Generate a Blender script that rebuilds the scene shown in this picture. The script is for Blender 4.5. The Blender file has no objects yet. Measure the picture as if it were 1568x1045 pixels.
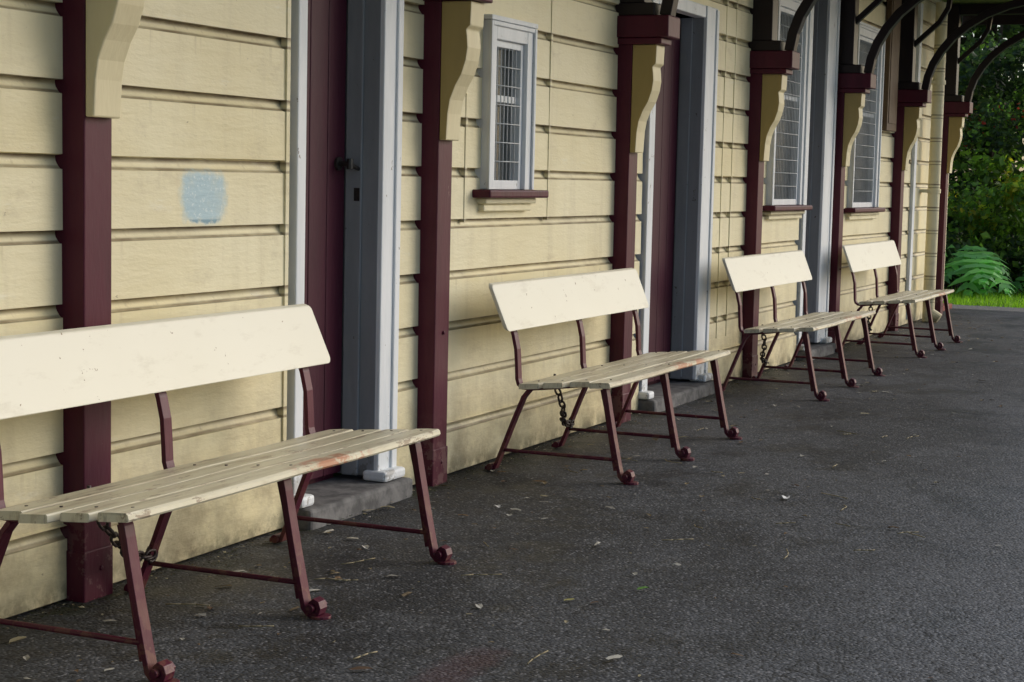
import bpy, math, random
from mathutils import Vector, Matrix, noise
random.seed(7)
scene=bpy.context.scene
R=math.radians

# ------------------------------------------------------------ helpers
def link(o,parent=None):
    scene.collection.objects.link(o)
    if parent is not None: o.parent=parent
    return o
def empty(name,loc=(0,0,0)):
    o=bpy.data.objects.new(name,None); o.location=loc; o.empty_display_size=.2
    return link(o)
class MB:
    def __init__(s): s.v=[];s.f=[];s.c=[]
    def add(s,vs,fs,col=None):
        b=len(s.v); s.v+= [tuple(v) for v in vs]
        for f in fs:
            s.f.append(tuple(i+b for i in f)); s.c.append(col)
    def box(s,x0,x1,y0,y1,z0,z1):
        vs=[(x,y,z) for z in (z0,z1) for y in (y0,y1) for x in (x0,x1)]
        s.add(vs,[(0,2,3,1),(4,5,7,6),(0,1,5,4),(1,3,7,5),(3,2,6,7),(2,0,4,6)])
    def sweep_yz(s,pts,x0,x1,th,closed_poly=False):
        n=len(pts);L=[];Rr=[]
        for i,p in enumerate(pts):
            a=pts[max(i-1,0)];b=pts[min(i+1,n-1)]
            dx,dz=b[0]-a[0],b[1]-a[1];l=math.hypot(dx,dz) or 1
            nx,nz=-dz/l,dx/l
            L.append((p[0]+nx*th/2,p[1]+nz*th/2));Rr.append((p[0]-nx*th/2,p[1]-nz*th/2))
        vs=[]
        for i in range(n):
            vs+=[(x0,*L[i]),(x1,*L[i]),(x1,*Rr[i]),(x0,*Rr[i])]
        fs=[]
        for i in range(n-1):
            a=4*i;b=a+4
            for k in range(4):
                k2=(k+1)%4; fs.append((a+k,a+k2,b+k2,b+k))
        fs+=[(3,2,1,0),(4*n-4,4*n-3,4*n-2,4*n-1)]
        s.add(vs,fs)
    def prism_yz(s,poly,x0,x1):
        n=len(poly)
        vs=[(x0,*p) for p in poly]+[(x1,*p) for p in poly]
        fs=[tuple(range(n)),tuple(reversed(range(n,2*n)))]
        for i in range(n):
            j=(i+1)%n; fs.append((i,i+n,j+n,j))
        s.add(vs,fs)
    def cyl(s,p,q,r,n=12,r2=None):
        p=Vector(p);q=Vector(q);d=(q-p).normalized();r2=r if r2 is None else r2
        a=d.orthogonal().normalized();b=d.cross(a)
        vs=[p+(a*math.cos(t)+b*math.sin(t))*r for t in [2*math.pi*i/n for i in range(n)]]
        vs+=[q+(a*math.cos(t)+b*math.sin(t))*r2 for t in [2*math.pi*i/n for i in range(n)]]
        fs=[(i,(i+1)%n,(i+1)%n+n,i+n) for i in range(n)]+[tuple(reversed(range(n))),tuple(range(n,2*n))]
        s.add(vs,fs)
    def torus(s,c,M,Rm,r,stretch=1.6,n=12,m=6):
        vs=[];fs=[]
        for i in range(n):
            t=2*math.pi*i/n
            for j in range(m):
                u=2*math.pi*j/m
                x=(Rm+r*math.cos(u))*math.cos(t); 
                x+= (stretch-1)*Rm*(1 if math.cos(t)>0 else -1)*min(1,abs(math.cos(t))*3)
                y=(Rm+r*math.cos(u))*math.sin(t);z=r*math.sin(u)
                vs.append(Vector(c)+M@Vector((x,y,z)))
        for i in range(n):
            for j in range(m):
                fs.append((i*m+j,((i+1)%n)*m+j,((i+1)%n)*m+(j+1)%m,i*m+(j+1)%m))
        s.add(vs,fs)
    def obj(s,name,mat,parent=None,bevel=0,smooth=False,fix=True):
        me=bpy.data.meshes.new(name); me.from_pydata(s.v,[],s.f); 
        if fix:
            import bmesh
            bm=bmesh.new();bm.from_mesh(me);bmesh.ops.recalc_face_normals(bm,faces=bm.faces);bm.to_mesh(me);bm.free()
        me.materials.append(mat)
        if any(c is not None for c in s.c):
            ca=me.color_attributes.new('Col','FLOAT_COLOR','CORNER')
            buf=[]
            for fi,f in enumerate(s.f):
                c=s.c[fi] or (1,1,1)
                buf+=[*c,1.]*len(f)
            ca.data.foreach_set('color',buf)
        if smooth:
            for p in me.polygons: p.use_smooth=True
        o=bpy.data.objects.new(name,me); link(o,parent)
        if bevel:
            b=o.modifiers.new('b','BEVEL');b.width=bevel;b.segments=2;b.limit_method='ANGLE';b.angle_limit=R(40)
        return o

class NT:
    def __init__(s,name):
        s.m=bpy.data.materials.new(name); s.m.use_nodes=True; s.t=s.m.node_tree
        s.b=s.t.nodes['Principled BSDF']; s.co=s.n('ShaderNodeTexCoord').outputs['Object']; s.raw=s.co
    def n(s,t,**k):
        x=s.t.nodes.new(t)
        for a,b in k.items(): setattr(x,a,b)
        return x
    def L(s,a,b): s.t.links.new(a,b)
    def per_object(s,amt=23.):
        oi=s.n('ShaderNodeObjectInfo'); v=s.n('ShaderNodeVectorMath',operation='ADD')
        m=s.math('MULTIPLY',oi.outputs['Random'],amt); s.L(s.raw,v.inputs[0]); s.L(m,v.inputs[1]); s.co=v.outputs[0]
    def setin(s,i,v):
        if isinstance(v,bpy.types.NodeSocket): s.L(v,i)
        else: i.default_value=v
    def math(s,op,a,b=0.,c=None,clamp=False):
        x=s.n('ShaderNodeMath',operation=op,use_clamp=clamp); s.setin(x.inputs[0],a); s.setin(x.inputs[1],b)
        if c is not None: s.setin(x.inputs[2],c)
        return x.outputs[0]
    def mapped(s,scale,loc=(0,0,0),co=None):
        x=s.n('ShaderNodeMapping'); s.L(co or s.co,x.inputs[0]); x.inputs['Scale'].default_value=scale; x.inputs['Location'].default_value=loc
        return x.outputs[0]
    def noise(s,scale,detail=3,rough=.55,co=None,dist=0):
        x=s.n('ShaderNodeTexNoise'); s.L(co or s.co,x.inputs['Vector']); x.inputs['Scale'].default_value=scale
        x.inputs['Detail'].default_value=detail;x.inputs['Roughness'].default_value=rough;x.inputs['Distortion'].default_value=dist
        return x.outputs['Fac']
    def vor(s,scale,co=None,feature='F1',out='Distance'):
        x=s.n('ShaderNodeTexVoronoi',feature=feature); s.L(co or s.co,x.inputs['Vector']); x.inputs['Scale'].default_value=scale
        return x.outputs[out]
    def ss(s,v,a,b,lo=0.,hi=1.):
        x=s.n('ShaderNodeMapRange',interpolation_type='SMOOTHSTEP'); s.setin(x.inputs[0],v)
        for i,q in enumerate((a,b,lo,hi)): x.inputs[i+1].default_value=q
        return x.outputs[0]
    def mix(s,f,a,b,mode='MIX'):
        x=s.n('ShaderNodeMix',data_type='RGBA',blend_type=mode); s.setin(x.inputs[0],f)
        for i,q in ((6,a),(7,b)):
            if isinstance(q,tuple): q=(*q,1) if len(q)==3 else q
            s.setin(x.inputs[i],q)
        return x.outputs[2]
    def sep(s,co=None):
        x=s.n('ShaderNodeSeparateXYZ'); s.L(co or s.co,x.inputs[0]); return x.outputs
    def fin(s,col,rough=.6,bump=None,bs=.3,bd=.01,spec=.4,metal=0):
        if isinstance(col,tuple): col=(*col,1)
        s.setin(s.b.inputs['Base Color'],col); s.setin(s.b.inputs['Roughness'],rough)
        s.b.inputs['Specular IOR Level'].default_value=spec; s.b.inputs['Metallic'].default_value=metal
        if bump is not None:
            x=s.n('ShaderNodeBump'); x.inputs['Strength'].default_value=bs;x.inputs['Distance'].default_value=bd
            s.L(bump,x.inputs['Height']); s.L(x.outputs[0],s.b.inputs['Normal'])
        return s.m

# ------------------------------------------------------------ materials
ZB,DZ=.435,.213
def mat_cream():
    k=NT('cream_weatherboard_paint')
    X,Y,Z=k.sep()
    c=k.mix(k.ss(k.noise(1.3,4,.6),.3,.7),(.775,.68,.405),(.85,.775,.52))
    bi=k.math('FLOOR',k.math('DIVIDE',k.math('SUBTRACT',Z,ZB),DZ))
    wn=k.n('ShaderNodeTexWhiteNoise',noise_dimensions='1D'); k.L(bi,wn.inputs['W'])
    c=k.mix(k.math('MULTIPLY',wn.outputs[0],.35),c,(.86,.80,.58))
    st=k.ss(k.noise(1,4,.6,k.mapped((7,7,.7))),.48,.78)
    c=k.mix(k.math('MULTIPLY',st,.34),c,(.52,.44,.27))
    sm=k.ss(k.noise(3.2,5,.7,k.mapped((1,1,2.2))),.54,.75)
    c=k.mix(k.math('MULTIPLY',sm,.42),c,(.52,.44,.28))
    pale=k.ss(k.noise(5,5,.75,k.mapped((.6,1,2.5),(5,0,3))),.60,.72)
    c=k.mix(k.math('MULTIPLY',pale,.40),c,(.87,.84,.70))
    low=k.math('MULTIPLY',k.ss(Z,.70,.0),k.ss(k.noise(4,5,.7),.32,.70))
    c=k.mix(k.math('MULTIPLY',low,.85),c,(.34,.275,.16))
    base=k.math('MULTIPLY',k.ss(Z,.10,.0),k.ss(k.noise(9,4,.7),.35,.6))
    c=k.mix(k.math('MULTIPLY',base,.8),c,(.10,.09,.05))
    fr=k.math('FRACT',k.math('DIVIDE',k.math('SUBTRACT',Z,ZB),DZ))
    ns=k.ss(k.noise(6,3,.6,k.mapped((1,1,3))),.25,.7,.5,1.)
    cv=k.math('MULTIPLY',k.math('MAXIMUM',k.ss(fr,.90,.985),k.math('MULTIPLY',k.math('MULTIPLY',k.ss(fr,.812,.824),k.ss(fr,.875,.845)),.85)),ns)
    c=k.mix(cv,c,(.17,.12,.06))  # cove lines: joint dirt, plus the lip's shadow put into the colour
    dr=k.math('MULTIPLY',k.ss(fr,.35,.95),k.ss(k.noise(1,3,.6,k.mapped((26,26,.9))),.58,.74))
    c=k.mix(k.math('MULTIPLY',dr,.38),c,(.42,.34,.20))
    chip=k.ss(k.noise(22,5,.7,k.mapped((1,1,1.8))),.675,.705)
    c=k.mix(k.math('MULTIPLY',chip,.8),c,(.40,.32,.21))
    n=k.math('MULTIPLY',k.math('SUBTRACT',k.noise(20,4,.65),.5),.60)
    dx=k.math('DIVIDE',k.math('ABSOLUTE',k.math('SUBTRACT',X,4.76)),.130)
    dz=k.math('DIVIDE',k.math('ABSOLUTE',k.math('SUBTRACT',Z,1.168)),.084)
    dd=k.math('ADD',k.math('POWER',k.math('ADD',k.math('POWER',dx,4.),k.math('POWER',dz,4.)),.25),n)
    m=k.math('MULTIPLY',k.ss(dd,1.16,.74),k.ss(k.noise(9,3,.6),.25,.55,.75,.95))
    blue=k.mix(k.ss(k.noise(60,3,.7),.54,.66),(.42,.59,.66),(.64,.75,.78))
    c=k.mix(m,c,blue)
    m2=k.math('MULTIPLY',k.ss(dd,1.0,.9),k.ss(Z,1.10,1.092))
    c=k.mix(k.math('MULTIPLY',m2,.8),c,(.14,.29,.38))
    b=k.math('ADD',k.noise(9,4,.6,k.mapped((.6,1,3))),k.math('MULTIPLY',k.noise(90,2,.6,k.mapped((.5,1,1))),.35))
    b=k.math('SUBTRACT',b,k.math('MULTIPLY',chip,.4))
    return k.fin(c,.50,b,.42,.008,.38)
def mat_trim(name,base,chipc,grime,rough=.5,chipt=.66,spec=.35):
    k=NT(name); X,Y,Z=k.sep()
    c=k.mix(k.math('MULTIPLY',k.ss(k.noise(3,4,.65,k.mapped((3,3,.6))),.35,.75),.6),base,grime)
    ch=k.ss(k.noise(15,5,.75,k.mapped((1.4,1.4,.8))),chipt,chipt+.03)
    lowf=k.ss(Z,.35,.05); ch2=k.math('MULTIPLY',k.ss(k.noise(11,4,.7),.52,.57),lowf)
    c=k.mix(k.math('MAXIMUM',ch,k.math('MULTIPLY',ch2,.6)),c,chipc)
    return k.fin(c,rough,k.math('SUBTRACT',k.noise(40,2,.6,k.mapped((1,1,.25))),ch),.3,.005,spec)
M_cream=mat_cream()
M_white=mat_trim('white_trim_paint',(.82,.84,.85),(.22,.19,.15),(.62,.66,.68),.5,.66)
M_grey=mat_trim('grey_jamb_paint',(.27,.285,.30),(.10,.09,.08),(.19,.205,.218),.55,.66)
M_burg=mat_trim('burgundy_paint',(.084,.008,.025),(.19,.10,.10),(.045,.005,.015),.45,.70,.28)
M_door=mat_trim('burgundy_door_paint',(.060,.007,.022),(.10,.04,.04),(.036,.005,.015),.5,.71,.28)
M_brk=mat_trim('ochre_bracket_side_shade',(.42,.31,.12),(.26,.20,.11),(.35,.26,.10),.55,.70,.25)  # darker copy of the corbel cream, with side shade put into the colour
M_brk2=mat_trim('cream_bracket_edge_paint',(.78,.69,.44),(.34,.28,.18),(.68,.58,.35),.5,.70)
M_dark=mat_trim('dark_bracket_paint',(.015,.008,.012),(.03,.02,.02),(.009,.006,.009),.4,.74)
M_iron=mat_trim('burgundy_iron_paint',(.095,.009,.027),(.16,.065,.045),(.048,.007,.017),.40,.66,.35)
def mat_slat():
    k=NT('worn_cream_slat_paint'); k.per_object(); X,Y,Z=k.sep(k.raw)
    c=k.mix(k.noise(2.5,3),(.62,.565,.40),(.75,.70,.53))
    g=k.ss(k.noise(1,5,.7,k.mapped((3,26,10))),.46,.66)
    c=k.mix(k.math('MULTIPLY',g,.6),c,(.40,.32,.20))
    g2=k.ss(k.noise(1,4,.7,k.mapped((1.2,60,10),(3,1,0))),.56,.68)
    c=k.mix(k.math('MULTIPLY',g2,.5),c,(.26,.22,.16))
    w=k.ss(k.noise(7,5,.75,k.mapped((1,3,3))),.575,.63)
    c=k.mix(k.math('MULTIPLY',w,.8),c,(.28,.20,.13))
    dx=k.math('DIVIDE',k.math('SUBTRACT',X,.16),.26);dy=k.math('DIVIDE',k.math('ADD',Y,.69),.055)
    el=k.math('ADD',k.math('MULTIPLY',dx,dx),k.math('MULTIPLY',dy,dy))
    rr=k.math('MULTIPLY',k.ss(el,1.,.3),k.ss(k.noise(14,4,.75,k.mapped((.6,1,1))),.46,.54))
    c=k.mix(k.math('MULTIPLY',rr,.8),c,(.46,.16,.07))
    return k.fin(c,.36,k.noise(1,4,.6,k.mapped((6,90,40))),.25,.003,.5)
M_slat=mat_slat()
def mat_back():
    k=NT('cream_backboard_paint'); k.per_object()
    c=k.mix(k.noise(2,3),(.76,.72,.57),(.82,.785,.65))
    g=k.ss(k.noise(5,5,.7,k.mapped((1,1,3))),.54,.72)
    c=k.mix(k.math('MULTIPLY',g,.30),c,(.50,.44,.31))
    ch=k.ss(k.noise(26,4,.7),.68,.70)
    c=k.mix(ch,c,(.30,.22,.12))
    return k.fin(c,.42,k.noise(30,3,.6,k.mapped((.4,1,1))),.15,.004,.4)
M_back=mat_back()
def mat_asphalt():
    k=NT('asphalt'); X,Y,Z=k.sep()
    c=k.mix(k.ss(k.noise(.55,5,.62,k.mapped((.7,1.3,1))),.40,.60),(.020,.0215,.025),(.056,.060,.068))
    c=k.mix(k.math('MULTIPLY',k.ss(k.noise(2.6,5,.7),.5,.66),.60),c,(.086,.089,.095))
    c=k.mix(k.math('MULTIPLY',k.ss(k.noise(1.7,4,.7,k.mapped((1,1,1),(7,3,0))),.50,.62),.75),c,(.015,.016,.018))
    daylight_wash=k.math('MULTIPLY',k.ss(k.math('ADD',Y,k.math('MULTIPLY',k.noise(1.2,4,.6),.9)),-.9,-2.2),.55)
    c=k.mix(daylight_wash,c,(.130,.138,.150))  # paler past the canopy edge: daylight put into the colour, with rain wear
    v=k.n('ShaderNodeTexVoronoi'); k.L(k.co,v.inputs['Vector']); v.inputs['Scale'].default_value=100
    sp=k.sep(v.outputs['Color'])[0]
    st=k.math('MULTIPLY',k.ss(sp,.68,.98),k.ss(v.outputs['Distance'],.6,.25))
    c=k.mix(k.math('MULTIPLY',st,.75),c,(.27,.27,.28))
    dk=k.ss(sp,.48,.02)
    c=k.mix(k.math('MULTIPLY',dk,.8),c,(.008,.008,.009))
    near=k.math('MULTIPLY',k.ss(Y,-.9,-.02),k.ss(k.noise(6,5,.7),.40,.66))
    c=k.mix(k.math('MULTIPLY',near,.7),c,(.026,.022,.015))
    moss=k.math('MULTIPLY',k.ss(Y,-.28,-.02),k.ss(k.noise(4,4,.7,k.mapped((1,1,1),(2,9,0))),.50,.62))
    c=k.mix(k.math('MULTIPLY',moss,.7),c,(.030,.036,.012))
    dx=k.math('DIVIDE',k.math('SUBTRACT',X,3.95),.35);dy=k.math('DIVIDE',k.math('SUBTRACT',Y,-1.32),.10)
    rr=k.math('ADD',k.math('ADD',k.math('MULTIPLY',dx,dx),k.math('MULTIPLY',dy,dy)),k.math('MULTIPLY',k.noise(12,3),1.))
    c=k.mix(k.math('MULTIPLY',k.ss(rr,1.3,.6),.35),c,(.085,.028,.035))
    cr=k.n('ShaderNodeTexVoronoi',feature='DISTANCE_TO_EDGE'); 
    wv=k.n('ShaderNodeVectorMath',operation='ADD'); nz=k.n('ShaderNodeTexNoise'); nz.inputs['Scale'].default_value=3.; k.L(k.co,nz.inputs['Vector']); k.L(k.co,wv.inputs[0]); k.L(nz.outputs['Color'],wv.inputs[1])
    k.L(wv.outputs[0],cr.inputs['Vector']); cr.inputs['Scale'].default_value=.55
    crk=k.math('MULTIPLY',k.ss(cr.outputs['Distance'],.006,.001),k.ss(k.noise(1.1,2),.50,.58))
    c=k.mix(k.math('MULTIPLY',crk,.8),c,(.008,.008,.008))
    h=k.math('ADD',k.math('MULTIPLY',v.outputs['Distance'],-.8),k.math('MULTIPLY',k.noise(14,3,.6),1.))
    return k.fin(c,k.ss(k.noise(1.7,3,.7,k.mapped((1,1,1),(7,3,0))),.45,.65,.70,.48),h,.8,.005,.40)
M_asph=mat_asphalt()
def simple(name,a,b,scale=5,rough=.7,bs=.2,spec=.3,mapping=(1,1,1)):
    k=NT(name); n=k.noise(scale,3,.6,k.mapped(mapping))
    return k.fin(k.mix(k.ss(n,.3,.7),a,b),rough,n,bs,.01,spec)
M_conc=simple('worn_concrete',(.09,.088,.088),(.20,.195,.19),14,.85,.5)
M_curtain=simple('window_curtain',(.40,.42,.40),(.62,.63,.61),3,.9,.1,.2,(9,1,.5))
M_int=simple('dark_interior',(.012,.012,.012),(.02,.02,.02),3,.9)
M_green=simple('green_ceiling_paint',(.14,.20,.05),(.20,.26,.08),3,.6)
M_roof=simple('corrugated_roof',(.25,.1,.08),(.30,.13,.1),3,.6)
M_grass=simple('grass_ground',(.045,.10,.015),(.09,.17,.025),40,.9,.8)
M_soil=simple('soil',(.02,.015,.01),(.04,.03,.02),10,.95,.8)
M_bark=simple('bark',(.05,.04,.03),(.10,.08,.06),8,.9,.8)
M_black=simple('black_metal',(.012,.012,.012),(.03,.025,.02),30,.35,.3,.5)
M_rust=simple('chain_steel',(.022,.014,.014),(.06,.035,.03),40,.45,.4,.5)
M_brown=simple('brown_board_paint',(.10,.06,.035),(.14,.09,.05),8,.6)
M_wire=simple('window_grille_paint',(.46,.48,.49),(.56,.58,.59),20,.5)
k=NT('window_glass'); 
M_glass=k.fin((.03,.035,.035),.08,spec=.6); k.b.inputs['Alpha'].default_value=.30
def attrmat(name,rough=.55,trans=0.):
    k=NT(name); a=k.n('ShaderNodeAttribute',attribute_name='Col')
    m=k.fin(a.outputs['Color'],rough,spec=.35)
    if trans:
        t=k.n('ShaderNodeBsdfTranslucent'); k.L(k.mix(1.,a.outputs['Color'],(1.6,1.8,.8),'MULTIPLY'),t.inputs[0])
        mx=k.n('ShaderNodeMixShader'); mx.inputs[0].default_value=trans
        k.L(k.b.outputs[0],mx.inputs[1]);k.L(t.outputs[0],mx.inputs[2])
        k.L(mx.outputs[0],k.t.nodes['Material Output'].inputs[0])
    return m
M_leaf=attrmat('leaves',.42,.5); M_lit=attrmat('litter',.8)

# ------------------------------------------------------------ station building
bld=empty('railway_station_building')
X0,X1,ZT=-3.0,17.75,3.12
doors=[(5.30,5.36,5.91,6.05,2.9),(8.93,9.02,9.84,10.05,2.20),(12.22,12.30,12.72,13.0,2.9)]
wins=[(6.85,7.33,1.20,1.92),(11.32,12.14,1.11,2.50),(13.62,14.56,1.08,2.50)]
def prof(z):
    f=((z-ZB)/DZ)%1.0
    if f<.821: return .0015*(f/.82)
    t=(f-.82)/.18
    return .0080+.019*math.sin(min(t*1.2,1)*math.pi/2)
def board_panel(mb,x0,x1,z0,z1):
    zs=[z0]
    kk=math.floor((z0-ZB)/DZ)-1
    while True:
        zb=ZB+kk*DZ
        if zb>z1: break
        for f in (0,.02,.4,.80,.819,.824,.86,.90,.94,.97,.998):
            z=zb+f*DZ
            if z0+.0005<z<z1-.0005: zs.append(z)
        kk+=1
    zs.append(z1)
    nx=max(2,int((x1-x0)/.10)+1)
    vs=[]
    for z in zs:
        bidx=math.floor((z-ZB)/DZ+1e-6)
        for i in range(nx):
            x=x0+(x1-x0)*i/(nx-1)
            j=noise.noise((x*1.1,bidx*3.7,0))
            j2=noise.noise((x*5.,bidx*9.1,4))
            y=prof(z)+.004*j+.0014*j2
            if z<ZB+DZ*-1+.0005: y-=.014
            zz=z+(.0036*noise.noise((x*.9,round((z-ZB)/DZ)*5.1,9)) if z0<z<z1 else 0)
            vs.append((x,y,zz))
    fs=[]
    for a in range(len(zs)-1):
        for i in range(nx-1):
            b=a*nx+i; fs.append((b,b+1,b+nx+1,b+nx))
    mb.add(vs,fs)
mb=MB()
cuts=sorted([X0,X1]+[v for d in doors for v in (d[0]-.03,d[3]-.03)]+[v for w in wins for v in (w[0]+.03,w[1]-.03)])
for a,b in zip(cuts[:-1],cuts[1:]):
    m=(a+b)/2
    if any(d[0]-.03<m<d[3]-.03 for d in doors):
        d=[d for d in doors if d[0]-.03<m<d[3]-.03][0]
        if d[4]+.08<ZT: board_panel(mb,a,b,d[4]+.05,ZT)
        continue
    w=[w for w in wins if w[0]<m<w[1]]
    if w:
        w=w[0]; board_panel(mb,a,b,-.02,w[2]-.02); board_panel(mb,a,b,w[3]-.03,ZT)
    else: board_panel(mb,a,b,-.02,ZT)
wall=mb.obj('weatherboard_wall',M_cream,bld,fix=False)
mb=MB()
for x,za,zb in ((6.70,1.06,1.60),(7.60,1.06,2.9),(10.32,.3,2.9),(10.52,.3,2.9)):
    mb.box(x-.010,x+.010,-.0035,.02,za,zb)
mb.box(5.250,5.274,-.006,.02,-.01,3.1)
mb.obj('board_joint_strips',M_cream,bld,bevel=.002)
mb=MB()
mb.box(X0,X1-.02,4.0,4.1,0,ZT); mb.box(X0,X1-.02,.35,4.0,ZT-.05,ZT); mb.box(X0,X0+.05,.03,4.0,0,ZT)
mb.box(X1-.07,X1-.02,.03,4.,0,ZT)
prev=X0+.05
for a,b in sorted([(d[0],d[3]) for d in doors]+[(w[0],w[1]) for w in wins]):
    mb.box(prev,a-.0,.04,.08,0,ZT-.05); prev=b
mb.box(prev,X1-.08,.04,.08,0,ZT-.05)
mb.obj('inner_lining',M_int,bld)
mb=MB()
mb.box(X1-.02,X1+.0,.0,4.1,-.02,ZT); mb.box(X1-.10,X1+.02,-.035,-.004,-.02,ZT-.03)
mb.obj('end_wall',M_cream,bld,bevel=.004)
for i,(t0,o0,o1,t1,hd) in enumerate(doors):
    D=.125
    mb=MB(); mb.box(t0,o0,-.022,D+.03,.09,hd+.07); mb.box(o1+.002,t1,-.030,.05,.09,hd+.07)
    mb.box(o0+.001,o1+.001,-.022,.05,hd,hd+.07)
    mb.box(t1-.045,t1-.002,-.040,-.028,.10,hd+.06)
    mb.obj('door_architrave_%d'%i,M_white,bld,bevel=.005)
    mb=MB(); mb.box(o1-.0,o1+.05,-.012,D+.03,.09,hd); mb.box(o1-.014,o1-.001,.055,D-.0,.09,hd)
    mb.obj('door_jamb_%d'%i,M_grey,bld,bevel=.004)
    mb=MB(); n=max(4,int((o1-o0)/.12)); w=(o1-.016-o0-.002)/n
    for j in range(n): mb.box(o0+.002+j*w+.0015,o0+.002+(j+1)*w-.0015,D,D+.035,.10,hd)
    mb.box(o0,o1,D+.04,D+.06,.05,hd)
    mb.obj('door_leaf_%d'%i,M_door,bld,bevel=.004)
    mb=MB(); mb.box(t0-.02,t1+.02,-.105,D+.06,-.02,.072); mb.obj('door_step_%d'%i,M_conc,bld,bevel=.014)
    mb=MB(); mb.box(t1-.16,t1+.01,-.075,.03,.074,.115); mb.box(t0-.03,t0+.06,-.075,.03,.074,.115)
    mb.obj('plinth_blocks_%d'%i,M_white,bld,bevel=.012)
    if i==0:
        mb=MB(); hx=o1-.075;hz=1.29
        mb.cyl((hx,D,hz),(hx,D-.012,hz),.026,16); mb.cyl((hx,D-.01,hz),(hx,D-.06,hz),.010,10)
        mb.cyl((hx-.005,D-.055,hz),(hx+.055,D-.062,hz-.018),.010,10,.008); mb.cyl((hx,D-.055,hz+.02),(hx,D-.055,hz-.02),.013,10)
        mb.box(o1-.016,o1-.0145,.06,.085,1.15,1.20)
        mb.obj('door_handle_%d'%i,M_black,bld,smooth=False,bevel=.002)
for i,(a,b,z0,z1) in enumerate(wins):
    tw=.075
    mb=MB()
    mb.box(a,a+tw,-.032,.03,z0,z1); mb.box(b-tw,b,-.032,.03,z0,z1); mb.box(a+tw+.001,b-tw-.001,-.031,.03,z1-tw,z1)
    mb.box(a-.008,b+.008,-.045,-.0,z1+.001,z1+.022)
    mb.box(a-.004,a+.018,-.044,-.033,z0,z1-.001); mb.box(b-.018,b+.004,-.044,-.033,z0,z1-.001); mb.box(a+.02,b-.02,-.043,-.033,z1-.02,z1-.001)
    s=.028
    mb.box(a+tw+.001,a+tw+s,-.012,.045,z0,z1-tw-.001); mb.box(b-tw-s,b-tw-.001,-.012,.045,z0,z1-tw-.001)
    mb.box(a+tw+s+.001,b-tw-s-.001,-.011,.045,z0,z0+.04); mb.box(a+tw+s+.001,b-tw-s-.001,-.011,.045,z1-tw-.03,z1-tw-.001)
    zm=(z0+z1)/2+.02; mb.box(a+tw+s+.001,b-tw-s-.001,.006,.045,zm,zm+.03)
    mb.obj('window_frame_%d'%i,M_white,bld,bevel=.003)
    mb=MB(); mb.box(a-.075,b+.085,-.085,.04,z0-.036,z0-.001); mb.obj('window_sill_%d'%i,M_burg,bld,bevel=.008)
    mb=MB(); mb.box(a-.03,b+.03,-.045,.03,z0-.062,z0-.037); mb.box(a-.015,b+.015,-.028,.03,z0-.095,z0-.063); mb.obj('window_apron_%d'%i,M_cream,bld,bevel=.006)
    mb=MB(); mb.box(a+tw,b-tw,.030,.034,z0+.01,z1-tw); mb.obj('window_pane_%d'%i,M_glass,bld)
    mb=MB(); 
    nx=60; vs=[];fs=[]
    for q in range(nx+1):
        x=a+.02+(b-a-.04)*q/nx; y=.060+.010*math.sin(q*1.1)+.006*math.sin(q*.7)
        vs+=[(x,y,z0-.02),(x,y,z1+.02)]
    for q in range(nx): fs.append((2*q,2*q+2,2*q+3,2*q+1))
    mb.add(vs,fs); mb.obj('curtain_%d'%i,M_curtain,bld,fix=False,smooth=True)
    mb=MB(); xa,xb=a+tw+s,b-tw-s; n=max(6,int((xb-xa)/.038))
    for q in range(1,n): 
        x=xa+(xb-xa)*q/n; mb.cyl((x,-.004,z0+.03),(x,-.004,z1-tw-.02),.0028,6)
    m=int((z1-z0)/.095)
    for q in range(1,m):
        z=z0+.04+(z1-tw-.07-z0)*q/m; mb.cyl((xa,-.0105,z),(xb,-.0105,z),.0028,6)
    mb.obj('window_grille_%d'%i,M_wire,bld,smooth=True)
mb=MB(); mb.box(14.72,15.10,-.05,-.006,1.72,2.85); mb.box(14.76,15.06,-.056,-.051,1.78,2.80)
mb.obj('notice_board',M_brown,bld,bevel=.008)
mb=MB(); mb.cyl((16.55,-.12,.0),(16.55,-.12,2.95),.055,20)
for z in (.25,1.2,2.2): mb.cyl((16.55,-.12,z),(16.55,-.12,z+.04),.064,20); mb.box(16.49,16.61,-.1,.01,z+.005,z+.035)
mb.cyl((16.55,-.12,.09),(16.55,-.22,.03),.055,16)
o=mb.obj('downpipe',M_cream,bld,bevel=.003)
mb=MB(); mb.box(16.05,16.15,-.03,.0,.05,2.9); mb.obj('corner_board',M_white,bld,bevel=.004)

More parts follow.
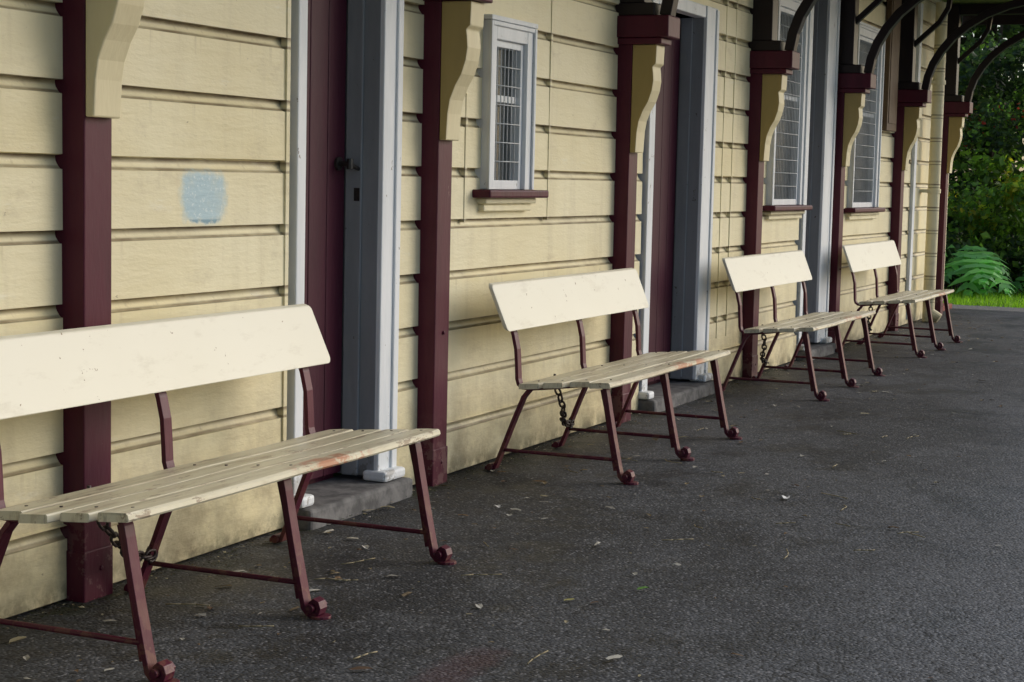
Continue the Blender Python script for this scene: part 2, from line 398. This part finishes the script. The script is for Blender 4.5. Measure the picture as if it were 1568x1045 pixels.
# posts and verandah brackets
PX=[1.92,4.115,6.355,8.545,10.92,13.14,15.34,17.46]
bprof=[(-.076,1.395),(-.106,1.395),(-.108,1.44),(-.111,1.50),(-.120,1.555),(-.142,1.61),(-.168,1.655),(-.186,1.71),(-.193,1.76),(-.190,1.80),(-.186,1.83),(-.203,1.845),(-.206,1.94),(-.076,1.94)]
bp=MB();br=MB();cp=MB();dk=MB()
for x in PX:
    bp.box(x-.064,x+.064,-.075,.03,-.01,2.0)
    bp.box(x-.068,x+.068,-.079,.03,-.01,.15)
    for z in (.09,.62): bp.cyl((x+.01,-.074,z),(x+.01,-.0835,z),.009,6)
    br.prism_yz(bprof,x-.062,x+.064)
    cp.box(x-.080,x+.080,-.235,.02,1.942,1.975); cp.box(x-.092,x+.092,-.275,.02,1.976,2.085)
    dk.box(x-.072,x+.072,-.19,.02,2.086,2.15); dk.box(x-.062,x+.062,-.13,.02,2.151,3.02)
    ctrl=[(-.235,2.087),(-.255,2.20),(-.295,2.31),(-.36,2.42),(-.45,2.53),(-.57,2.63),(-.72,2.72),(-.90,2.79),(-1.12,2.84),(-1.38,2.87),(-1.7,2.885)]
    dk.sweep_yz(ctrl,x-.04,x+.04,.062)
    dk.sweep_yz([(-.10,2.45),(-.22,2.56),(-.33,2.66),(-.40,2.78),(-.42,2.92)],x-.025,x+.025,.04)
    dk.box(x-.05,x+.05,-1.86,-.131,2.92,3.02)
bp.obj('wall_posts',M_burg,bld,bevel=.005)
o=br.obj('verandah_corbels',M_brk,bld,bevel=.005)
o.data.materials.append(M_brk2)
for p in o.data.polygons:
    # first (nearest) corbels are painted cream all over, the rest get side shade as ochre cheeks
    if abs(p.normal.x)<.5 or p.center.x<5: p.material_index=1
cp.obj('corbel_caps',M_burg,bld,bevel=.006)
dk.obj('verandah_brackets',M_dark,bld,bevel=.005)
mb=MB(); 
for q in range(14):
    y1=.0-q*.134; mb.box(X0,X1+.55,y1-.130,y1,3.03,3.05)
mb.obj('canopy_ceiling',M_green,bld,bevel=.003)
mb=MB(); mb.box(X0,X1+.6,-1.95,.1,3.06,3.12); mb.obj('canopy_roof',M_roof,bld)
mb=MB(); mb.box(X0,X1+.6,-1.92,-1.885,2.95,3.055); mb.box(X1+.555,X1+.60,-1.88,.0,2.90,3.055)
mb.obj('canopy_fascia',M_dark,bld,bevel=.006)

# ------------------------------------------------------------ benches
def bench(fx,seed):
    rnd=random.Random(seed)
    ox=fx[1]
    e=empty('park_bench',(ox,0,0))
    x=[v-ox for v in fx]
    fr=MB()
    for xi in x:
        w=.020
        front=[(-.738,.034),(-.733,.044),(-.742,.052),(-.754,.046),(-.759,.032),(-.754,.018),(-.742,.011),(-.724,.013),(-.710,.028),(-.700,.07),(-.676,.18),(-.652,.30),(-.642,.355),(-.636,.382),(-.627,.400),(-.610,.406),(-.585,.404)]
        front+=[(-.50,.393),(-.40,.379),(-.31,.368),(-.262,.369),(-.243,.382),(-.236,.405),(-.233,.46),(-.228,.53),(-.214,.59),(-.190,.66),(-.165,.735),(-.150,.785)]
        fr.sweep_yz(front,xi-w,xi+w,.015)
        fr.sweep_yz([(-.688,.05),(-.663,.18),(-.638,.31),(-.620,.385)],xi-.005,xi+.005,.022)
        back=[(-.290,.360),(-.265,.33),(-.225,.235),(-.180,.12),(-.150,.045),(-.138,.016),(-.120,.010),(-.095,.014)]
        fr.sweep_yz(back,xi-w+.001,xi+w-.001,.015)
        fr.cyl((xi,-.684,.095),(xi,-.172,.095),.008,8)
        fr.cyl((xi-.034,-.738,.032),(xi+.034,-.738,.032),.012,12)
        fr.cyl((xi+.021,-.738,.032),(xi+.038,-.738,.032),.019,6)
        fr.cyl((xi,-.755,-.002),(xi,-.755,.010),.032,12)
        fr.cyl((xi-.03,-.12,.02),(xi+.03,-.12,.02),.014,10)
    fr.obj('iron_frame',M_iron,e,bevel=.004)
    xa,xb=x[0]-.07,x[2]+.035
    ys=[(-.705,-.602),(-.595,-.495),(-.488,-.388),(-.381,-.278)]
    sl=MB()
    for si,(ya,yb) in enumerate(ys):
        a=xa-rnd.uniform(0,.06); b=xb+rnd.uniform(-.012,.02)
        n=22; vs=[];fs=[]
        sec=[(0,-.004),(.04,0),(.5,.0005),(.96,0),(1,-.004),(1,-.020),(.96,-.0225),(.04,-.0225),(0,-.020)]
        if si==0: sec=[(0,-.018),(.02,-.007),(.08,-.001),(.5,.0005),(.96,0),(1,-.004),(1,-.020),(.96,-.0225),(.04,-.0235)]
        m=len(sec); zt=rnd.uniform(-.0015,.0015)
        for i in range(n+1):
            t=i/n; X=a+(b-a)*t
            tt=(X-x[0])/(x[1]-x[0]) if X<x[1] else (X-x[1])/(x[2]-x[1])
            sag=-.0025*math.sin(math.pi*min(1,max(0,tt)))+.0012*noise.noise((X*1.5,si*4,seed))
            pin=.006 if i in(0,n) else 0
            for (u,dz) in sec:
                y=ya+pin+(yb-ya-2*pin)*u
                z=.432-(y+.70)*.085+zt
                vs.append((X+(.010*noise.noise((u*5,si,seed)) if i in (0,n) else 0),y,z+dz+sag))
        for i in range(n):
            for j in range(m):
                j2=(j+1)%m; fs.append((i*m+j,i*m+j2,(i+1)*m+j2,(i+1)*m+j))
        fs.append(tuple(range(m)));fs.append(tuple(reversed(range(n*m,n*m+m))))
        sl.add(vs,fs)
    sl.obj('seat_slats',M_slat,e,smooth=False)
    bo=MB()
    for xi in x:
        for (ya,yb) in ys:
            y=(ya+yb)/2; z=.432-(y+.70)*.085; bo.cyl((xi,y,z-.01),(xi,y,z+.002),.0045,8)
    bo.obj('slat_bolts',M_rust,e)
    a,b=x[0]-.135,x[2]+.13; zb,zt=.612,.808; rad=.022
    pts=[]
    for cx,cz,a0 in ((b-rad,zb+rad,-90),(b-rad-.03,zt-rad,0),(a+rad-.03,zt-rad,90),(a+rad,zb+rad,180)):
        for q in range(6):
            t=R(a0+90*q/5); pts.append((cx+rad*math.cos(t),cz+rad*math.sin(t)))
    def P(xx,zz,off):
        t=(zz-zb)/(zt-zb); y=-.243+.066*t
        bow=.003*noise.noise((xx*1.5,seed,0))
        return (xx,y+off*.95+bow,zz+off*.30+bow)
    n=len(pts); bk=MB()
    bk.add([P(*p,0) for p in pts]+[P(*p,.022) for p in pts],[tuple(range(n)),tuple(reversed(range(n,2*n)))]+[(i,i+n,(i+1)%n+n,(i+1)%n) for i in range(n)])
    bk.obj('backrest',M_back,e,bevel=.004)
    ch=MB(); p0=Vector((x[1]-.40,-.27,.365)); p1=Vector((x[1]-.005,-.185,.125)); N=13
    L=[]
    for i in range(N+1):
        t=i/N; p=p0.lerp(p1,t); p.z-=.07*math.sin(math.pi*t); p.y+=.01*math.sin(9*t+seed); L.append(p)
    for i in range(N):
        c=(L[i]+L[i+1])/2; d=(L[i+1]-L[i]).normalized(); s=d.cross(Vector((0,1,.2))).normalized(); u=d.cross(s)
        if i%2: s,u=u,-s
        M=Matrix((d,s,u)).transposed()
        ch.torus(c,M,.0135,.005,1.75)
    ch.cyl(L[0]+Vector((0,0,.03)),L[0]-Vector((0,0,.005)),.006,8)
    ch.torus(p1,Matrix.Rotation(R(90),3,'X'),.024,.0055,1.)
    ch.obj('security_chain',M_rust,e,smooth=True)
for i,f in enumerate([(3.49,4.23,5.04),(6.77,7.51,8.26),(10.03,10.79,11.55),(13.0,13.75,14.50)]):
    bench(f,i+1)

# ------------------------------------------------------------ ground
def sheet(name,mat,x0,x1,y0,y1,z,nx=1,ny=1,amp=0):
    mb=MB();vs=[];fs=[]
    for j in range(ny+1):
        for i in range(nx+1):
            x=x0+(x1-x0)*i/nx;y=y0+(y1-y0)*j/ny
            vs.append((x,y,z+amp*noise.noise((x*.8,y*.8,0))))
    for j in range(ny):
        for i in range(nx):
            a=j*(nx+1)+i; fs.append((a,a+1,a+nx+2,a+nx+1))
    mb.add(vs,fs); return mb.obj(name,mat,smooth=True,fix=False)
sheet('ground',M_grass,-400,400,-400,400,-.03)
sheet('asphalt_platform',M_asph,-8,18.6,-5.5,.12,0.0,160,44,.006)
k=NT('gravel'); v=k.vor(60); M_path=k.fin(k.mix(k.ss(v,.1,.5),(.26,.25,.24),(.15,.145,.14)),.9,v,.6,.01)
sheet('path',M_path,18.6,19.3,-5.5,6,-.004)
k=NT('bounce_ballast'); v=k.vor(18); M_bal=k.fin(k.mix(k.ss(v,.1,.5),(.42,.41,.39),(.30,.29,.28)),.9,v,.6,.03)
sheet('bounce_ballast',M_bal,-60,80,-40,-5.9,-.015)  # unseen pale ground, added to bounce light under the canopy
mb=MB(); mb.box(-8,18.6,-5.9,-5.5,-.02,.02); mb.obj('platform_edge_coping',simple('pale_coping',(.5,.49,.46),(.6,.59,.56),6,.8),bevel=.015)
mb=MB(); mb.box(17.85,18.62,.02,.14,-.02,.05); mb.obj('red_brick_edging',simple('red_brick',(.20,.05,.035),(.26,.08,.06),20,.8),bevel=.01)
mb=MB()
for _ in range(9000):
    x=random.uniform(19.25,21.9);y=random.uniform(-2.2,2.6)
    a=random.uniform(0,6.28);h=random.uniform(.03,.09);w=.006
    dx,dy=math.cos(a)*w,math.sin(a)*w; lx,ly=random.uniform(-.03,.03),random.uniform(-.03,.03)
    g=random.uniform(.7,1.3); col=(.20*g,.36*g,.035*g)
    mb.add([(x-dx,y-dy,-.03),(x+dx,y+dy,-.03),(x+lx,y+ly,h-.02)],[(0,1,2)],col)
mb.obj('grass',M_leaf,fix=False)

# ------------------------------------------------------------ vegetation
def leaf(mb,p,size,col,droop=0):
    d=Vector((random.gauss(0,1),random.gauss(0,1),random.gauss(0,.7)-droop)).normalized()
    s=d.orthogonal().normalized(); s.rotate(Matrix.Rotation(random.uniform(0,6.28),3,d))
    n=d.cross(s)
    L=size;w=size*random.uniform(.28,.42)
    a=p;m1=p+d*L*.45+s*w+n*w*.25;m2=p+d*L*.45-s*w+n*w*.25;b=p+d*L
    mb.add([a,m1,b,m2],[(0,1,2),(0,2,3)],col)
def clump(mb,c,r,n,size,cols,droop=.2):
    for _ in range(n):
        d=Vector((random.gauss(0,1),random.gauss(0,1),random.gauss(0,1))).normalized()
        rr=r*random.uniform(.45,1.08)
        p=c+Vector((d.x*rr,d.y*rr,d.z*rr*.75))
        cc=random.choice(cols); g=random.uniform(.55,1.35)*(.75+.35*max(-.6,d.z))
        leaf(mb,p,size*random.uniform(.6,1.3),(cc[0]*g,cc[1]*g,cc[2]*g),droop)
DG=[(.06,.11,.05),(.08,.135,.055),(.05,.09,.045)]
MG=[(.18,.33,.065),(.23,.41,.075),(.14,.26,.065)]
YG=[(.48,.54,.07),(.38,.52,.07),(.60,.52,.06)]
RD=[(.50,.06,.05),(.14,.25,.07),(.12,.20,.06),(.14,.22,.07),(.20,.16,.08)]
mb=MB()
for i in range(215):
    x=random.uniform(21.9,23.2);y=random.uniform(-.9,2.8);z=random.uniform(.15,3.1)
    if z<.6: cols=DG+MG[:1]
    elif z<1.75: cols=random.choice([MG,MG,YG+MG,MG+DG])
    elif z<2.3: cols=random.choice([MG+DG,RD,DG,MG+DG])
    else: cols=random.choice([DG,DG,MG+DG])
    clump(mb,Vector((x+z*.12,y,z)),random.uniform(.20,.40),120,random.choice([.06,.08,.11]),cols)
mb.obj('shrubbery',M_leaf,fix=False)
def tree(name,x,y,h,cr,n,seed,size=.16):
    random.seed(seed)
    e=empty(name,(0,0,0)); t=MB()
    pts=[Vector((x,y,-.05))]
    for i in range(6): pts.append(pts[-1]+Vector((random.uniform(-.12,.12),random.uniform(-.12,.12),h*.13)))
    for i in range(6): t.cyl(pts[i],pts[i+1],.20-.022*i,10,.20-.022*(i+1))
    cl=[]
    for i in range(16):
        b=pts[random.randint(2,6)]; a=random.uniform(0,6.28); q=b+Vector((math.cos(a)*cr*random.uniform(.4,.95),math.sin(a)*cr*random.uniform(.4,.95),random.uniform(.1,h*.45)))
        m=(b+q)/2+Vector((0,0,-.15)); t.cyl(b,m,.07,7,.05); t.cyl(m,q,.05,7,.02); cl.append(q)
    t.obj('trunk_and_limbs',M_bark,e,smooth=True)
    c=MB()
    for q in cl:
        for k in range(5):
            clump(c,q+Vector((random.gauss(0,.5),random.gauss(0,.5),random.gauss(0,.4))),random.uniform(.4,.8),n,size,random.choice([DG,DG,MG+DG]))
    c.obj('crown',M_leaf,e,fix=False)
tree('tree',26.0,.9,6.5,2.3,80,11)
tree('tree',25.6,4.6,7.5,2.6,60,12)
random.seed(5)
mb=MB()
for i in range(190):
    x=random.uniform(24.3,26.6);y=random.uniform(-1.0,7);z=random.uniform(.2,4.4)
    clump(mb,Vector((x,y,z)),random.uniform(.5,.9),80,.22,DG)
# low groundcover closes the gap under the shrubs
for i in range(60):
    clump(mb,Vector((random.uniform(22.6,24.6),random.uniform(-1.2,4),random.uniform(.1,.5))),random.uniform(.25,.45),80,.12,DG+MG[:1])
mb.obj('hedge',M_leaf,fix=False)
sheet('garden_bed',M_soil,21.4,31,-2,10,-.015,30,30,.01)
def philodendron(x,y,n,seed,sc=1.):
    random.seed(seed)
    e=empty('philodendron_plant',(x,y,0)); mb=MB(); st=MB()
    for i in range(n):
        az=R(180)+random.uniform(-1.7,1.7) if i<n*.7 else random.uniform(0,6.28)
        reach=random.uniform(.06,.30)*sc; hz=random.uniform(.12,.50)*sc
        base=Vector((math.cos(az)*reach,math.sin(az)*reach,hz))
        st.cyl((0,0,0),base,.010,6,.006)
        d=Vector((math.cos(az)*.7,math.sin(az),random.uniform(-1.1,-.3))).normalized()
        s=d.cross(Vector((0,0,1))).normalized(); nn=s.cross(d)
        if nn.z<0: nn=-nn
        Ln=random.uniform(.34,.48)*sc; g=random.uniform(.7,1.35); col=(.20*g,.44*g,.15*g)
        N=6
        for sd in (-1,1):
            for q in range(N):
                t=q/(N-1); o=base+d*Ln*(t*.80)-nn*Ln*.12*t*t
                wl=Ln*(.50*math.sin(math.pi*(.28+.66*t))+.08); ang=R(105-68*t)
                dr=(d*math.cos(ang)+s*sd*math.sin(ang)).normalized(); pr=(d*math.sin(ang)-s*sd*math.cos(ang))
                hw=Ln*.056
                tip=o+dr*wl-nn*wl*.22; mid=o+dr*wl*.55-nn*wl*.05+nn*.01
                mb.add([o-pr*hw*1.5,mid-pr*hw,tip,mid+pr*hw,o+pr*hw*1.5],[(0,1,3,4),(1,2,3)],(col[0]*(.85+.3*(q%2)),col[1]*(.85+.3*(q%2)),col[2]))
        o=base+d*Ln*.78-nn*Ln*.10; mb.add([o-s*.03,o+d*Ln*.30-nn*Ln*.10,o+s*.03],[(0,1,2)],col)
    mb.obj('leaves',M_leaf,e,fix=False); st.obj('stems',simple('plant_stem',(.05,.10,.03),(.07,.13,.04)),e,smooth=True)
philodendron(21.35,.28,13,3,1.2)
philodendron(21.75,-.50,11,4,1.0)
philodendron(21.9,1.3,12,6,1.)

# ------------------------------------------------------------ litter
random.seed(21)
mb=MB()
def flake(x,y,s,col,el=2.):
    a=random.uniform(0,6.28);n=7;vs=[Vector((x,y,.006+s*.15))]
    ca,sa=math.cos(a),math.sin(a)
    for i in range(n):
        t=2*math.pi*i/n; r=s*random.uniform(.7,1.1)
        u,v=r*math.cos(t)*el*.6,r*math.sin(t)*.6
        vs.append(Vector((x+u*ca-v*sa,y+u*sa+v*ca,.004+abs(v)*.5+random.uniform(0,s*.25))))
    mb.add(vs,[(0,1+i,1+(i+1)%n) for i in range(n)],col)
cols=[(.30,.26,.16),(.16,.10,.05),(.10,.06,.035),(.42,.40,.34),(.22,.17,.09),(.35,.33,.28),(.12,.09,.05)]
for i in range(1000):
    x=random.uniform(3.2,17.5); y=-abs(random.gauss(0,.75))-.03 if random.random()<.75 else random.uniform(-3,-.1)
    s=random.choice([.004,.005,.006,.008,.012,.019])
    flake(x,y,s,random.choice(cols),random.choice([1.3,2,3]))
for i in range(3200):
    x=random.uniform(3.2,17.6); y=-.015-abs(random.gauss(0,.07))
    g=random.uniform(.4,1.2); c=random.choice([(.05,.045,.04),(.08,.06,.04),(.03,.03,.03),(.16,.13,.08),(.5,.45,.3)] if random.random()<.6 else [(.04,.05,.02)])
    flake(x,y,random.uniform(.003,.010),(c[0]*g,c[1]*g,c[2]*g),random.choice([1.2,1.8]))
for x,y,s,c in ((6.75,-1.42,.030,(.66,.66,.64)),(4.55,-1.1,.020,(.5,.48,.42)),(5.1,-.42,.022,(.5,.48,.44)),(6.0,-.5,.020,(.6,.58,.55)),(5.0,-1.45,.02,(.10,.22,.04)),(4.75,-1.3,.016,(.3,.28,.1))): flake(x,y,s,c,2.2)
mb.obj('fallen_leaves',M_lit,fix=False)
mb=MB()
for _ in range(30):
    x=random.uniform(3.8,9);y=random.uniform(-2.0,-.3);a=random.uniform(0,6.28);l=random.uniform(.015,.05)
    p=Vector((x,y,.008))
    for q in range(3):
        a+=random.uniform(-.5,.5); p2=p+Vector((math.cos(a)*l,math.sin(a)*l,random.uniform(-.001,.003))); mb.cyl(p,p2,.002,5); p=p2
mb.obj('twigs',simple('dry_twig',(.25,.21,.12),(.33,.28,.17)),smooth=True)

# ------------------------------------------------------------ light
w=bpy.data.worlds.new("World"); scene.world=w; w.use_nodes=True
nt=w.node_tree; sk=nt.nodes.new('ShaderNodeTexSky'); sk.sky_type='NISHITA'; sk.sun_disc=False
az_from=Vector((.72,-.69,0)).normalized(); el=R(30)
sk.sun_elevation=el; sk.sun_rotation=math.atan2(az_from.x,az_from.y); sk.dust_density=2.; sk.air_density=1.
bg=nt.nodes['Background']; nt.links.new(sk.outputs[0],bg.inputs[0]); bg.inputs[1].default_value=.15
ld=bpy.data.lights.new('sun','SUN'); ld.energy=1.45; ld.angle=R(42); ld.color=(1,.975,.94)
so=bpy.data.objects.new('sun',ld); link(so)
dirv=-(az_from*math.cos(el)+Vector((0,0,math.sin(el))))
so.rotation_euler=dirv.to_track_quat('-Z','Y').to_euler()

# ------------------------------------------------------------ camera
f,yaw,pitch,roll=2686,R(23.91),R(5.30),R(1.31)
F=Vector((math.cos(yaw)*math.cos(pitch),math.sin(yaw)*math.cos(pitch),-math.sin(pitch)))
Rr=F.cross(Vector((0,0,1))).normalized();U=Rr.cross(F)
R2=Rr*math.cos(roll)+U*math.sin(roll);U2=-Rr*math.sin(roll)+U*math.cos(roll)
cd=bpy.data.cameras.new('camera');cd.sensor_width=36;cd.lens=f/1568*36;cd.clip_end=2000;cd.clip_start=.05
co=bpy.data.objects.new('camera',cd);link(co)
M=Matrix((R2,U2,-F)).transposed().to_4x4();M.translation=Vector((0,-3.203,1.25));co.matrix_world=M
scene.camera=co
scene.view_settings.view_transform='Standard';scene.view_settings.look='None';scene.view_settings.exposure=0
